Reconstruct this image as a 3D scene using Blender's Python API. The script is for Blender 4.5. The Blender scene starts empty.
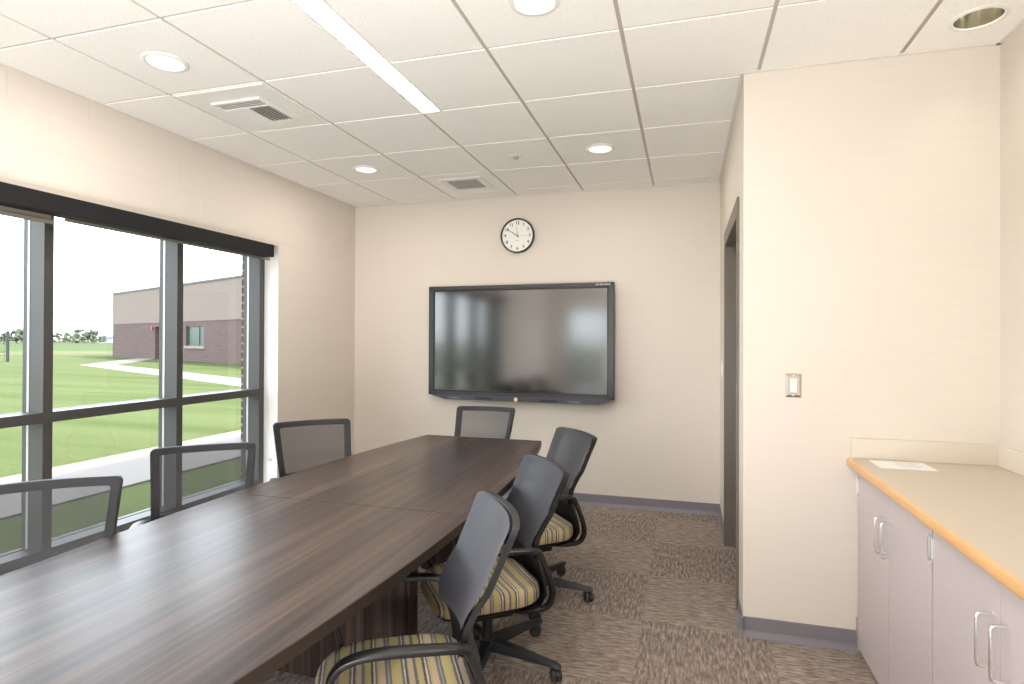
import bpy, bmesh, math, random
from mathutils import Vector, Matrix
R = math.radians
SC = bpy.context.scene
COL = SC.collection
EYE = 1.457
# ------------------------------------------------------------------ camera
cd = bpy.data.cameras.new('camera'); cam = bpy.data.objects.new('camera', cd); COL.objects.link(cam); SC.camera = cam
F_PX, YAW, PITCH, ROLL, CX, CY = 583.2, .2851, .0058, .0037, 515.2, 336.7
cd.sensor_width = 36.0; cd.lens = F_PX / 1024 * 36
cd.shift_x = -(CX - 512) / 1024; cd.shift_y = (CY - 342) / 1024
cd.clip_start = .05; cd.clip_end = 2000
fw = Vector((-math.sin(YAW) * math.cos(PITCH), math.cos(YAW) * math.cos(PITCH), math.sin(PITCH)))
rt0 = Vector((math.cos(YAW), math.sin(YAW), 0)); up0 = rt0.cross(fw)
rt = rt0 * math.cos(ROLL) + up0 * math.sin(ROLL); up = up0 * math.cos(ROLL) - rt0 * math.sin(ROLL)
cam.matrix_world = Matrix(((rt.x, up.x, -fw.x, 0), (rt.y, up.y, -fw.y, 0), (rt.z, up.z, -fw.z, EYE), (0, 0, 0, 1)))
# ------------------------------------------------------------------ world, sun, exposure
SC.view_settings.view_transform = 'Standard'; SC.view_settings.look = 'None'
SC.view_settings.gamma = 1; SC.view_settings.use_curve_mapping = False
SC.view_settings.exposure = 0.22
SKY_STRENGTH = 5.8; SUN_STRENGTH = 12.0; LAMP = 1.0
w = bpy.data.worlds.new('hazy_sky'); SC.world = w; w.use_nodes = True
nt = w.node_tree; bg = nt.nodes['Background']; bg.inputs['Strength'].default_value = SKY_STRENGTH
tc = nt.nodes.new('ShaderNodeTexCoord'); sp = nt.nodes.new('ShaderNodeSeparateXYZ'); cr = nt.nodes.new('ShaderNodeValToRGB')
nt.links.new(tc.outputs['Generated'], sp.inputs[0]); nt.links.new(sp.outputs['Z'], cr.inputs[0]); nt.links.new(cr.outputs[0], bg.inputs[0])
cr.color_ramp.elements[0].color = (.89, .93, 1, 1); cr.color_ramp.elements[1].position = .8; cr.color_ramp.elements[1].color = (.80, .88, 1, 1)
sd = bpy.data.lights.new('sun', 'SUN'); sun = bpy.data.objects.new('sun', sd); COL.objects.link(sun)
sd.energy = SUN_STRENGTH; sd.angle = R(3); sd.color = (1, .95, .86)
sun.rotation_euler = Vector((-.62, -.12, -.78)).to_track_quat('-Z', 'Y').to_euler()

# added soft fill, no lamp of the room; behind the camera, aimed up and forward
fd = bpy.data.lights.new('bounce_light', 'AREA'); fd.shape = 'RECTANGLE'; fd.size = 2.3; fd.size_y = 1.1; fd.energy = 200; fd.color = (.98, .985, 1)
fill = bpy.data.objects.new('bounce_light', fd); COL.objects.link(fill); fill.location = (-.80, -1.35, .62)
fill.rotation_euler = Vector((-.36, .30, .90)).to_track_quat('-Z', 'Y').to_euler()

H = 2.787                      # ceiling height
XL, XR, XC, YB, YF, YR = -3.19, 0.273, 1.343, 5.16, 3.10, -2.30   # left wall, closet wall, counter wall, back, closet front, rear
WY0, WY1, WZ0, WZ1 = .60, 4.015, .255, 2.215                       # window opening in the left wall

# ------------------------------------------------------------------ material helpers
def new_mat(name):
    m = bpy.data.materials.new(name); m.use_nodes = True
    return m, m.node_tree, m.node_tree.nodes['Principled BSDF']
def lin(c):
    return tuple(((v / 255) / 12.92 if v / 255 <= .04045 else ((v / 255 + .055) / 1.055) ** 2.4) for v in c) + (1,)
def plain(name, rgb, rough=.5, metal=0, spec=.5, bump=0, bscale=300, coat=0, vary=0, vscale=4):
    m, nt, b = new_mat(name)
    b.inputs['Base Color'].default_value = rgb if len(rgb) == 4 else tuple(rgb) + (1,)
    b.inputs['Roughness'].default_value = rough; b.inputs['Metallic'].default_value = metal
    b.inputs['Specular IOR Level'].default_value = spec; b.inputs['Coat Weight'].default_value = coat
    tc = nt.nodes.new('ShaderNodeTexCoord')
    n = nt.nodes.new('ShaderNodeTexNoise'); n.inputs['Scale'].default_value = bscale; nt.links.new(tc.outputs['Object'], n.inputs['Vector'])
    if bump:
        bp = nt.nodes.new('ShaderNodeBump'); bp.inputs['Strength'].default_value = bump; bp.inputs['Distance'].default_value = .002
        nt.links.new(n.outputs[0], bp.inputs['Height']); nt.links.new(bp.outputs[0], b.inputs['Normal'])
    if vary:
        n2 = nt.nodes.new('ShaderNodeTexNoise'); n2.inputs['Scale'].default_value = vscale; nt.links.new(tc.outputs['Object'], n2.inputs['Vector'])
        mx = nt.nodes.new('ShaderNodeMix'); mx.data_type = 'RGBA'; nt.links.new(n2.outputs[0], mx.inputs['Factor'])
        c = b.inputs['Base Color'].default_value
        mx.inputs['A'].default_value = tuple(v * (1 - vary) for v in c[:3]) + (1,); mx.inputs['B'].default_value = tuple(min(1, v * (1 + vary)) for v in c[:3]) + (1,)
        nt.links.new(mx.outputs['Result'], b.inputs['Base Color'])
    return m
def emis(name, rgb, s):
    m, nt, b = new_mat(name); b.inputs['Base Color'].default_value = (.9, .9, .9, 1)
    b.inputs['Emission Color'].default_value = tuple(rgb) + (1,); b.inputs['Emission Strength'].default_value = s
    return m
def node(nt, t, **kw):
    n = nt.nodes.new(t)
    for k, v in kw.items(): setattr(n, k, v)
    return n

WALLC = (.705, .645, .572)
def wall_cloth():
    m, nt, b = new_mat('woven_wallcovering')
    tc = node(nt, 'ShaderNodeTexCoord'); mp = node(nt, 'ShaderNodeMapping'); mp.inputs['Scale'].default_value = (5, 5, 160)
    n = node(nt, 'ShaderNodeTexNoise'); n.inputs['Scale'].default_value = 1; n.inputs['Detail'].default_value = 4
    mx = node(nt, 'ShaderNodeMix', data_type='RGBA'); mx.inputs['A'].default_value = tuple(v * .955 for v in WALLC) + (1,); mx.inputs['B'].default_value = tuple(v * 1.045 for v in WALLC) + (1,)
    L = nt.links.new
    L(tc.outputs['Object'], mp.inputs[0]); L(mp.outputs[0], n.inputs[0]); L(n.outputs[0], mx.inputs['Factor']); L(mx.outputs['Result'], b.inputs['Base Color'])
    bp = node(nt, 'ShaderNodeBump'); bp.inputs['Strength'].default_value = .12; bp.inputs['Distance'].default_value = .001
    L(n.outputs[0], bp.inputs['Height']); L(bp.outputs[0], b.inputs['Normal']); b.inputs['Roughness'].default_value = .62
    return m
def block_wall(name, c1, c2, mortar, bw, bh, ms, rough=.6, bump=.25, axis='Y'):
    m, nt, b = new_mat(name); L = nt.links.new
    tc = node(nt, 'ShaderNodeTexCoord'); s = node(nt, 'ShaderNodeSeparateXYZ'); c = node(nt, 'ShaderNodeCombineXYZ')
    L(tc.outputs['Object'], s.inputs[0]); L(s.outputs[axis], c.inputs[0]); L(s.outputs['Z'], c.inputs[1])
    br = node(nt, 'ShaderNodeTexBrick'); L(c.outputs[0], br.inputs['Vector'])
    br.inputs['Color1'].default_value = tuple(c1) + (1,); br.inputs['Color2'].default_value = tuple(c2) + (1,); br.inputs['Mortar'].default_value = tuple(mortar) + (1,)
    br.inputs['Scale'].default_value = 1; br.inputs['Brick Width'].default_value = bw; br.inputs['Row Height'].default_value = bh; br.inputs['Mortar Size'].default_value = ms
    br.inputs['Mortar Smooth'].default_value = .3
    L(br.outputs[0], b.inputs['Base Color']); b.inputs['Roughness'].default_value = rough
    bp = node(nt, 'ShaderNodeBump', invert=True); bp.inputs['Strength'].default_value = bump; bp.inputs['Distance'].default_value = .004
    L(br.outputs['Fac'], bp.inputs['Height']); L(bp.outputs[0], b.inputs['Normal'])
    return m
def wood_table(name='dark_walnut_laminate', s1=(22, .55, 22), s2=(150, 2.2, 150)):
    m, nt, b = new_mat(name); L = nt.links.new
    tc = node(nt, 'ShaderNodeTexCoord'); mp = node(nt, 'ShaderNodeMapping'); mp.inputs['Scale'].default_value = s1
    n = node(nt, 'ShaderNodeTexNoise'); n.inputs['Scale'].default_value = 1; n.inputs['Detail'].default_value = 6; n.inputs['Roughness'].default_value = .62; n.inputs['Distortion'].default_value = .35
    mp2 = node(nt, 'ShaderNodeMapping'); mp2.inputs['Scale'].default_value = s2
    n2 = node(nt, 'ShaderNodeTexNoise'); n2.inputs['Scale'].default_value = 1; n2.inputs['Detail'].default_value = 3
    L(tc.outputs['Object'], mp.inputs[0]); L(tc.outputs['Object'], mp2.inputs[0]); L(mp.outputs[0], n.inputs[0]); L(mp2.outputs[0], n2.inputs[0])
    ma = node(nt, 'ShaderNodeMath', operation='MULTIPLY_ADD'); ma.inputs[1].default_value = .25; L(n2.outputs[0], ma.inputs[0]); L(n.outputs[0], ma.inputs[2])
    r = node(nt, 'ShaderNodeValToRGB'); e = r.color_ramp.elements
    e[0].position = .44; e[0].color = (.014, .0085, .0075, 1); e[1].position = .82; e[1].color = (.125, .080, .060, 1)
    x = e.new(.60); x.color = (.040, .025, .0195, 1); x = e.new(.70); x.color = (.075, .048, .038, 1)
    L(ma.outputs[0], r.inputs[0]); L(r.outputs[0], b.inputs['Base Color'])
    b.inputs['Roughness'].default_value = .32; b.inputs['Specular IOR Level'].default_value = .55
    return m
def carpet():
    m, nt, b = new_mat('streaked_carpet_tile'); L = nt.links.new
    tc = node(nt, 'ShaderNodeTexCoord')
    off = node(nt, 'ShaderNodeMapping'); off.inputs['Location'].default_value = (.22 + 12.2 + .61, -3.11 + 12.2, 0); L(tc.outputs['Object'], off.inputs[0])
    ch = node(nt, 'ShaderNodeTexChecker'); ch.inputs['Scale'].default_value = 1 / .61; ch.inputs['Color1'].default_value = (0, 0, 0, 1); ch.inputs['Color2'].default_value = (1, 1, 1, 1)
    L(off.outputs[0], ch.inputs['Vector'])
    def streak(sc):
        mp = node(nt, 'ShaderNodeMapping'); mp.inputs['Scale'].default_value = sc; L(tc.outputs['Object'], mp.inputs[0])
        n = node(nt, 'ShaderNodeTexNoise'); n.inputs['Scale'].default_value = 1; n.inputs['Detail'].default_value = 5; n.inputs['Roughness'].default_value = .7
        L(mp.outputs[0], n.inputs[0]); return n
    a = streak((80, 14, 1)); c = streak((14, 80, 1))
    mx = node(nt, 'ShaderNodeMix', data_type='FLOAT'); L(ch.outputs['Fac'], mx.inputs['Factor']); L(a.outputs[0], mx.inputs['A']); L(c.outputs[0], mx.inputs['B'])
    fine = node(nt, 'ShaderNodeTexNoise'); fine.inputs['Scale'].default_value = 260; L(tc.outputs['Object'], fine.inputs[0])
    ma = node(nt, 'ShaderNodeMath', operation='MULTIPLY_ADD'); ma.inputs[1].default_value = .36; L(fine.outputs[0], ma.inputs[0]); L(mx.outputs['Result'], ma.inputs[2])
    r = node(nt, 'ShaderNodeValToRGB'); e = r.color_ramp.elements
    e[0].position = .54; e[0].color = (.150, .118, .100, 1); e[1].position = .84; e[1].color = (.45, .385, .335, 1)
    x = e.new(.67); x.color = (.26, .212, .183, 1)
    L(ma.outputs[0], r.inputs[0])
    # slight tone step between quarter-turned tiles
    mm = node(nt, 'ShaderNodeMix', data_type='RGBA', blend_type='MULTIPLY'); mm.inputs['Factor'].default_value = 1; L(r.outputs[0], mm.inputs['A'])
    r2 = node(nt, 'ShaderNodeMapRange'); r2.inputs['To Min'].default_value = .93; r2.inputs['To Max'].default_value = 1.05; L(ch.outputs['Fac'], r2.inputs[0]); L(r2.outputs[0], mm.inputs['B'])
    L(mm.outputs['Result'], b.inputs['Base Color']); b.inputs['Roughness'].default_value = .95; b.inputs['Specular IOR Level'].default_value = .1
    bp = node(nt, 'ShaderNodeBump'); bp.inputs['Strength'].default_value = .5; bp.inputs['Distance'].default_value = .004; L(ma.outputs[0], bp.inputs['Height']); L(bp.outputs[0], b.inputs['Normal'])
    return m
def ceiling_mat():
    m, nt, b = new_mat('acoustic_ceiling_tile'); L = nt.links.new
    tc = node(nt, 'ShaderNodeTexCoord'); n = node(nt, 'ShaderNodeTexNoise'); n.inputs['Scale'].default_value = 140; n.inputs['Detail'].default_value = 6
    L(tc.outputs['Object'], n.inputs[0]); r = node(nt, 'ShaderNodeValToRGB'); e = r.color_ramp.elements
    e[0].position = .33; e[0].color = (.84, .82, .77, 1); e[1].position = .45; e[1].color = (.94, .925, .885, 1); L(n.outputs[0], r.inputs[0]); L(r.outputs[0], b.inputs['Base Color'])
    b.inputs['Roughness'].default_value = .9; b.inputs['Specular IOR Level'].default_value = .2
    bp = node(nt, 'ShaderNodeBump'); bp.inputs['Strength'].default_value = .2; bp.inputs['Distance'].default_value = .002; L(n.outputs[0], bp.inputs['Height']); L(bp.outputs[0], b.inputs['Normal'])
    return m
def striped_fabric():
    m, nt, b = new_mat('striped_seat_fabric'); L = nt.links.new
    tc = node(nt, 'ShaderNodeTexCoord'); s = node(nt, 'ShaderNodeSeparateXYZ'); L(tc.outputs['Object'], s.inputs[0])
    nz = node(nt, 'ShaderNodeTexNoise'); nz.inputs['Scale'].default_value = 90; L(tc.outputs['Object'], nz.inputs[0])
    wob = node(nt, 'ShaderNodeMath', operation='MULTIPLY_ADD'); wob.inputs[1].default_value = .006; L(nz.outputs[0], wob.inputs[0]); L(s.outputs['X'], wob.inputs[2])
    ma = node(nt, 'ShaderNodeMath', operation='MULTIPLY_ADD'); ma.inputs[1].default_value = 1 / .158; ma.inputs[2].default_value = 10.0; L(wob.outputs[0], ma.inputs[0])
    fr = node(nt, 'ShaderNodeMath', operation='FRACT'); L(ma.outputs[0], fr.inputs[0])
    r = node(nt, 'ShaderNodeValToRGB'); r.color_ramp.interpolation = 'CONSTANT'; e = r.color_ramp.elements
    must = lin((194, 180, 126)); grey = lin((122, 119, 118)); cream = lin((214, 206, 194)); tan = lin((206, 184, 152)); dk = lin((92, 89, 90)); lg = lin((166, 163, 163))
    stops = [(0, must), (.13, grey), (.17, lg), (.20, grey), (.25, tan), (.37, must), (.41, grey), (.44, cream), (.475, dk), (.52, must), (.64, grey), (.70, tan), (.80, lg), (.82, dk), (.86, cream), (.89, grey), (.94, must)]
    e[0].position = 0; e[0].color = stops[0][1]; e[1].position = stops[1][0]; e[1].color = stops[1][1]
    for p, c in stops[2:]: q = e.new(p); q.color = c
    L(fr.outputs[0], r.inputs[0])
    n2 = node(nt, 'ShaderNodeTexNoise'); n2.inputs['Scale'].default_value = 420; L(tc.outputs['Object'], n2.inputs[0])
    mr = node(nt, 'ShaderNodeMapRange'); mr.inputs['To Min'].default_value = .62; mr.inputs['To Max'].default_value = 1.38; L(n2.outputs[0], mr.inputs[0])
    mm = node(nt, 'ShaderNodeMix', data_type='RGBA', blend_type='MULTIPLY'); mm.inputs['Factor'].default_value = 1; L(r.outputs[0], mm.inputs['A']); L(mr.outputs[0], mm.inputs['B'])
    L(mm.outputs['Result'], b.inputs['Base Color']); b.inputs['Roughness'].default_value = .9; b.inputs['Specular IOR Level'].default_value = .2; b.inputs['Sheen Weight'].default_value = .15
    bp = node(nt, 'ShaderNodeBump'); bp.inputs['Strength'].default_value = .35; bp.inputs['Distance'].default_value = .001; L(n2.outputs[0], bp.inputs['Height']); L(bp.outputs[0], b.inputs['Normal'])
    return m
def mesh_fabric():
    m, nt, b = new_mat('grey_mesh_fabric'); L = nt.links.new
    b.inputs['Base Color'].default_value = (.030, .030, .036, 1); b.inputs['Roughness'].default_value = .5; b.inputs['Specular IOR Level'].default_value = .35; b.inputs['Sheen Weight'].default_value = .10; b.inputs['Sheen Roughness'].default_value = .45; b.inputs['Sheen Tint'].default_value = (.85, .86, 1, 1)
    tr = node(nt, 'ShaderNodeBsdfTransparent'); lw = node(nt, 'ShaderNodeLayerWeight'); lw.inputs['Blend'].default_value = .5
    mr = node(nt, 'ShaderNodeMapRange'); mr.inputs['From Max'].default_value = .5; mr.inputs['To Min'].default_value = .60; mr.inputs['To Max'].default_value = .985; L(lw.outputs['Facing'], mr.inputs[0])
    ms = node(nt, 'ShaderNodeMixShader'); L(mr.outputs[0], ms.inputs[0]); L(tr.outputs[0], ms.inputs[1]); L(b.outputs[0], ms.inputs[2])
    L(ms.outputs[0], nt.nodes['Material Output'].inputs[0])
    return m
def glass_mat():
    m, nt, b = new_mat('window_glass'); L = nt.links.new
    tr = node(nt, 'ShaderNodeBsdfTransparent'); tr.inputs[0].default_value = (.95, .97, .96, 1); gl = node(nt, 'ShaderNodeBsdfGlossy'); gl.inputs['Roughness'].default_value = .02
    lw = node(nt, 'ShaderNodeLayerWeight'); lw.inputs['Blend'].default_value = .5; pw = node(nt, 'ShaderNodeMath', operation='POWER'); pw.inputs[1].default_value = 5; L(lw.outputs['Facing'], pw.inputs[0])
    fr = node(nt, 'ShaderNodeMapRange'); fr.inputs['To Min'].default_value = .015; fr.inputs['To Max'].default_value = .45; L(pw.outputs[0], fr.inputs[0]); ms = node(nt, 'ShaderNodeMixShader'); L(fr.outputs[0], ms.inputs[0]); L(tr.outputs[0], ms.inputs[1]); L(gl.outputs[0], ms.inputs[2])
    L(ms.outputs[0], nt.nodes['Material Output'].inputs[0]); return m
def grass_mat(name, a, c, stripe=True):
    m, nt, b = new_mat(name); L = nt.links.new
    tc = node(nt, 'ShaderNodeTexCoord'); n = node(nt, 'ShaderNodeTexNoise'); n.inputs['Scale'].default_value = 14; n.inputs['Detail'].default_value = 8; n.inputs['Roughness'].default_value = .75; L(tc.outputs['Object'], n.inputs[0])
    mp = node(nt, 'ShaderNodeMapping'); mp.inputs['Rotation'].default_value = (0, 0, R(28)); mp.inputs['Scale'].default_value = (.08, .8, 1); L(tc.outputs['Object'], mp.inputs[0])
    n2 = node(nt, 'ShaderNodeTexNoise'); n2.inputs['Scale'].default_value = 1; n2.inputs['Detail'].default_value = 2; L(mp.outputs[0], n2.inputs[0])
    ad = node(nt, 'ShaderNodeMath', operation='MULTIPLY_ADD'); ad.inputs[1].default_value = .9 if stripe else .4; L(n2.outputs[0], ad.inputs[0]); L(n.outputs[0], ad.inputs[2])
    r = node(nt, 'ShaderNodeValToRGB'); e = r.color_ramp.elements; e[0].position = .7; e[0].color = a + (1,); e[1].position = 1.15 if stripe else .9; e[1].color = c + (1,)
    L(ad.outputs[0], r.inputs[0]); L(r.outputs[0], b.inputs['Base Color']); b.inputs['Roughness'].default_value = 1; b.inputs['Specular IOR Level'].default_value = .05
    return m

M = dict(
    cloth=wall_cloth(),
    block=block_wall('painted_block', WALLC, tuple(v * .99 for v in WALLC), tuple(v * .965 for v in WALLC), .4064, .2032, .005, .55, .3),
    reveal=plain('reveal_paint', (.90, .89, .87), .5),  # near-white colour stands in for daylight falling on the reveal
    ceil=ceiling_mat(), grid=plain('ceiling_grid', (.52, .47, .40), .5),
    carpet=carpet(), base=plain('rubber_base', (.20, .183, .21), .45, bump=.05),
    table=wood_table(), tablev=wood_table('dark_walnut_upright_grain', (22, 22, .55), (150, 150, 2.2)), edge=plain('dark_edge_band', (.036, .025, .018), .45),
    seam=plain('seam_shadow', (.03, .02, .018), .6),  # plain dark joint colour
    frame=plain('dark_bronze_aluminium', (.066, .063, .061), .45, .2), framelt=plain('frame_gasket_strip', (.55, .55, .53), .4, .5),
    shade=plain('black_shade_fascia', (.010, .010, .011), .6, spec=.25), hem=plain('shade_fabric', (.22, .20, .16), .8),
    glass=glass_mat(),
    plastic=plain('black_plastic', (.012, .012, .014), .45, bump=.05), gloss=plain('black_gloss_plastic', (.012, .012, .013), .32), metal=plain('polished_steel', (.88, .87, .86), .32, 1),
    fabric=striped_fabric(), mesh=mesh_fabric(), caster=plain('caster_rubber', (.03, .03, .032), .5),
    tvb=plain('display_bezel', (.036, .036, .042), .35), tvi=plain('display_inner_edge', (.008, .008, .009), .3),
    screen=plain('display_glass', (.012, .012, .013), .12), tray=plain('display_tray', (.052, .052, .066), .4), grille=plain('speaker_grille', (.02, .02, .024), .7),
    white=plain('white_face', (.86, .86, .82), .5), black=plain('print_black', (.02, .02, .02), .5), faint=plain('print_grey', (.35, .35, .34), .6), red=plain('second_hand_red', (.45, .20, .15), .5),
    gold=plain('pale_gold_sticker', (.80, .70, .42), .4), greyprint=plain('bezel_print', (.42, .42, .41), .5),
    jamb=plain('door_frame_paint', (.145, .125, .102), .4), door=plain('closet_door_veneer', (.085, .065, .05), .45, vary=.2, vscale=8),
    cab=plain('mauve_grey_laminate', (.53, .465, .465), .45, vary=.03, vscale=40), cabin=plain('cabinet_edge', (.62, .56, .56), .5), toe=plain('toe_kick', (.16, .15, .16), .6),
    top=plain('beige_laminate_top', (.58, .50, .40), .38, vary=.03, vscale=60), nose=plain('maple_edge', (.70, .40, .175), .35, vary=.12, vscale=9), splash=plain('splash_laminate', (.70, .63, .535), .45),
    paper=plain('white_paper', (.88, .87, .86), .5), vent=plain('white_enamel', (.86, .85, .81), .4), ventdk=plain('vent_cavity', (.30, .28, .26), .7), ventgrey=plain('grille_grey', (.42, .40, .37), .5),
    lens=emis('frosted_lens', (1, .98, .97), .65), linear=emis('linear_lens', (1, .98, .95), 9), reflector=plain('satin_reflector', (.62, .60, .50), .18, 1), bulb=emis('lamp_disc', (1, .95, .85), 4),
    brickfar=block_wall('far_brick', (.100, .062, .056), (.087, .054, .049), (.112, .082, .073), .8, .25, .012, .9, 0, 'X'),
    stucco=plain('tan_stucco', (.185, .142, .120), .9), cap=plain('roof_coping', (.06, .06, .065), .5), sill=plain('stone_sill', (.22, .19, .155), .8),
    pier=block_wall('red_brick_return', (.13, .055, .04), (.09, .042, .034), (.25, .22, .19), .2, .0677, .010, .9, .3, 'X'),
    farglass=plain('far_window_glass', (.025, .05, .038), .3, spec=.25), fardoor=plain('far_door', (.10, .05, .045), .6), redlamp=plain('alarm_red', (.35, .03, .02), .5),
    lawn=grass_mat('mown_lawn', (.044, .058, .016), (.068, .082, .032)), field=grass_mat('crop_field', (.050, .070, .026), (.064, .082, .038), False), dry=grass_mat('dry_verge', (.085, .085, .04), (.11, .10, .055), False),
    walk=plain('concrete_walk', (.15, .130, .116), .9, vary=.08, vscale=3, bump=.2, bscale=60), fence=plain('fence_metal', (.02, .022, .024), .5),
    leaf=plain('hazy_foliage', (.062, .076, .050), .9, vary=.25, vscale=1.2), bark=plain('tree_bark', (.09, .07, .055), .9), farwhite=plain('far_house_white', (.3, .3, .32), .8), farroof=plain('far_house_roof', (.10, .12, .17), .8),  # leaf colour is paled for distance haze
    ext=plain('roof_membrane', (.2, .2, .2), .9), rearframe=plain('rear_window_frame', (.06, .06, .06), .5),
)

# ------------------------------------------------------------------ mesh helpers
class MB:
    def __init__(s): s.bm = bmesh.new()
    def box(s, x0, x1, y0, y1, z0, z1, bev=0, seg=2):
        t = bmesh.new(); bmesh.ops.create_cube(t, size=1)
        for v in t.verts: v.co = Vector(((x0 + x1) / 2 + v.co.x * (x1 - x0), (y0 + y1) / 2 + v.co.y * (y1 - y0), (z0 + z1) / 2 + v.co.z * (z1 - z0)))
        if bev: bmesh.ops.bevel(t, geom=t.edges[:], offset=bev, segments=seg, profile=.5, affect='EDGES')
        return s.add(t)
    def add(s, t, mat=None):
        if mat is not None: bmesh.ops.transform(t, matrix=mat, verts=t.verts[:])
        me = bpy.data.meshes.new('tmp'); t.to_mesh(me); t.free(); s.bm.from_mesh(me); bpy.data.meshes.remove(me); return s
    def prism(s, pts, vec, bev=0):
        t = bmesh.new(); vs = [t.verts.new(p) for p in pts]; f = t.faces.new(vs)
        r = bmesh.ops.extrude_face_region(t, geom=[f]); bmesh.ops.translate(t, vec=Vector(vec), verts=[v for v in r['geom'] if isinstance(v, bmesh.types.BMVert)])
        bmesh.ops.recalc_face_normals(t, faces=t.faces[:])
        if bev: bmesh.ops.bevel(t, geom=t.edges[:], offset=bev, segments=2, profile=.5, affect='EDGES')
        return s.add(t)
    def cyl(s, p, q, r0, r1=None, n=20, bev=0):
        p = Vector(p); q = Vector(q); d = q - p; t = bmesh.new()
        bmesh.ops.create_cone(t, cap_ends=True, segments=n, radius1=r0, radius2=r0 if r1 is None else r1, depth=d.length)
        if bev: bmesh.ops.bevel(t, geom=[e for e in t.edges if e.is_boundary or any(len(f.verts) > 4 for f in e.link_faces)], offset=bev, segments=2, profile=.5, affect='EDGES')
        return s.add(t, Matrix.Translation((p + q) / 2) @ d.to_track_quat('Z', 'Y').to_matrix().to_4x4())
    def lathe(s, prof, c, n=32, axis='Z'):
        t = bmesh.new(); rings = []
        for r, h in prof:
            if r < 1e-6: rings.append([t.verts.new((0, 0, h))])
            else: rings.append([t.verts.new((r * math.cos(2 * math.pi * i / n), r * math.sin(2 * math.pi * i / n), h)) for i in range(n)])
        for a, b in zip(rings, rings[1:]):
            for i in range(n):
                j = (i + 1) % n
                if len(a) == 1: t.faces.new((a[0], b[i], b[j]))
                elif len(b) == 1: t.faces.new((a[i], a[j], b[0]))
                else: t.faces.new((a[i], a[j], b[j], b[i]))
        bmesh.ops.recalc_face_normals(t, faces=t.faces[:])
        m = Matrix.Translation(c)
        if axis == '-Y': m = m @ Matrix.Rotation(R(90), 4, 'X')      # local z -> world -y
        return s.add(t, m)
    def loft(s, rings, cap=True, closed=True):
        t = bmesh.new(); rs = [[t.verts.new(p) for p in r] for r in rings]; n = len(rings[0])
        for a, b in zip(rs, rs[1:]):
            for i in range(n if closed else n - 1):
                j = (i + 1) % n; t.faces.new((a[i], a[j], b[j], b[i]))
        if cap:
            t.faces.new(rs[0]); t.faces.new(rs[-1])
        bmesh.ops.recalc_face_normals(t, faces=t.faces[:]); return s.add(t)
    def sweep(s, path, wy, th, sec=None):
        """section wy wide along Y and th thick, swept along a smoothed path of (x, y, z) points"""
        n0 = len(path); P4 = [tuple(p) + (wy[i] if isinstance(wy, (list, tuple)) else wy, th[i] if isinstance(th, (list, tuple)) else th) for i, p in enumerate(path)]; Q = []
        for i in range(n0 - 1):
            a, b, c, d = P4[max(i - 1, 0)], P4[i], P4[i + 1], P4[min(i + 2, n0 - 1)]
            for t in (0, 1 / 3, 2 / 3): Q.append([.5 * (2 * b[k] + (c[k] - a[k]) * t + (2 * a[k] - 5 * b[k] + 4 * c[k] - d[k]) * t * t + (3 * b[k] - a[k] - 3 * c[k] + d[k]) * t ** 3) for k in range(5)])
        Q.append(list(P4[-1])); path = [q[:3] for q in Q]; wy = [q[3] for q in Q]; th = [q[4] for q in Q]
        rings = []
        for i, (x, y, z) in enumerate(path):
            a = Vector(path[max(i - 1, 0)]); b = Vector(path[min(i + 1, len(path) - 1)]); d = b - a; d.y = 0; d.normalize(); nrm = Vector((-d.z, 0, d.x))
            w_ = wy[i] if isinstance(wy, (list, tuple)) else wy; t_ = th[i] if isinstance(th, (list, tuple)) else th
            ring = []
            for k in range(12):
                an = 2 * math.pi * k / 12; c, sn = math.cos(an), math.sin(an)
                u = math.copysign(abs(c) ** .6, c) * w_ / 2; v = math.copysign(abs(sn) ** .6, sn) * t_ / 2
                ring.append(Vector((x, y, z)) + Vector((0, u, 0)) + nrm * v)
            rings.append(ring)
        return s.loft(rings)
    def tube(s, path, r, n=8):
        rings = []; P = [Vector(p) for p in path]; ref = None
        for i, p in enumerate(P):
            d = (P[min(i + 1, len(P) - 1)] - P[max(i - 1, 0)]).normalized()
            if ref is None: ref = d.orthogonal().normalized()
            ref = (ref - d * ref.dot(d)).normalized(); o = d.cross(ref)
            rings.append([p + ref * math.cos(2 * math.pi * k / n) * r + o * math.sin(2 * math.pi * k / n) * r for k in range(n)])
        return s.loft(rings)
    def build(s, name, mat, parent=None, smooth=False, loc=None):
        me = bpy.data.meshes.new(name)
        s.bm.to_mesh(me); s.bm.free()
        me.materials.append(mat); o = bpy.data.objects.new(name, me); COL.objects.link(o)
        if smooth:
            for p in me.polygons: p.use_smooth = True
            me.set_sharp_from_angle(angle=R(40))
        if parent: o.parent = parent
        if loc: o.location = loc
        return o
def struct(o): o['kind'] = 'structure'; return o
def tag(o, label, cat, group=None):
    o['label'] = label; o['category'] = cat
    if group: o['group'] = group
    return o
def empty(name, loc=(0, 0, 0), rz=0):
    o = bpy.data.objects.new(name, None); o.empty_display_size = .1; COL.objects.link(o); o.location = loc; o.rotation_euler = (0, 0, rz); return o
def kids(o): return [c for c in COL.objects if c.parent == o]
def copy_tree(o, parent=None):
    c = o.copy(); COL.objects.link(c); c.parent = parent
    for k in kids(o): copy_tree(k, c)
    return c
def lift_kids_to(root, loc):
    """root keeps its world coordinates' parts while its own origin sits at loc"""
    for k in kids(root): k.location = Vector(k.location) - Vector(loc)
    root.location = loc

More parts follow.
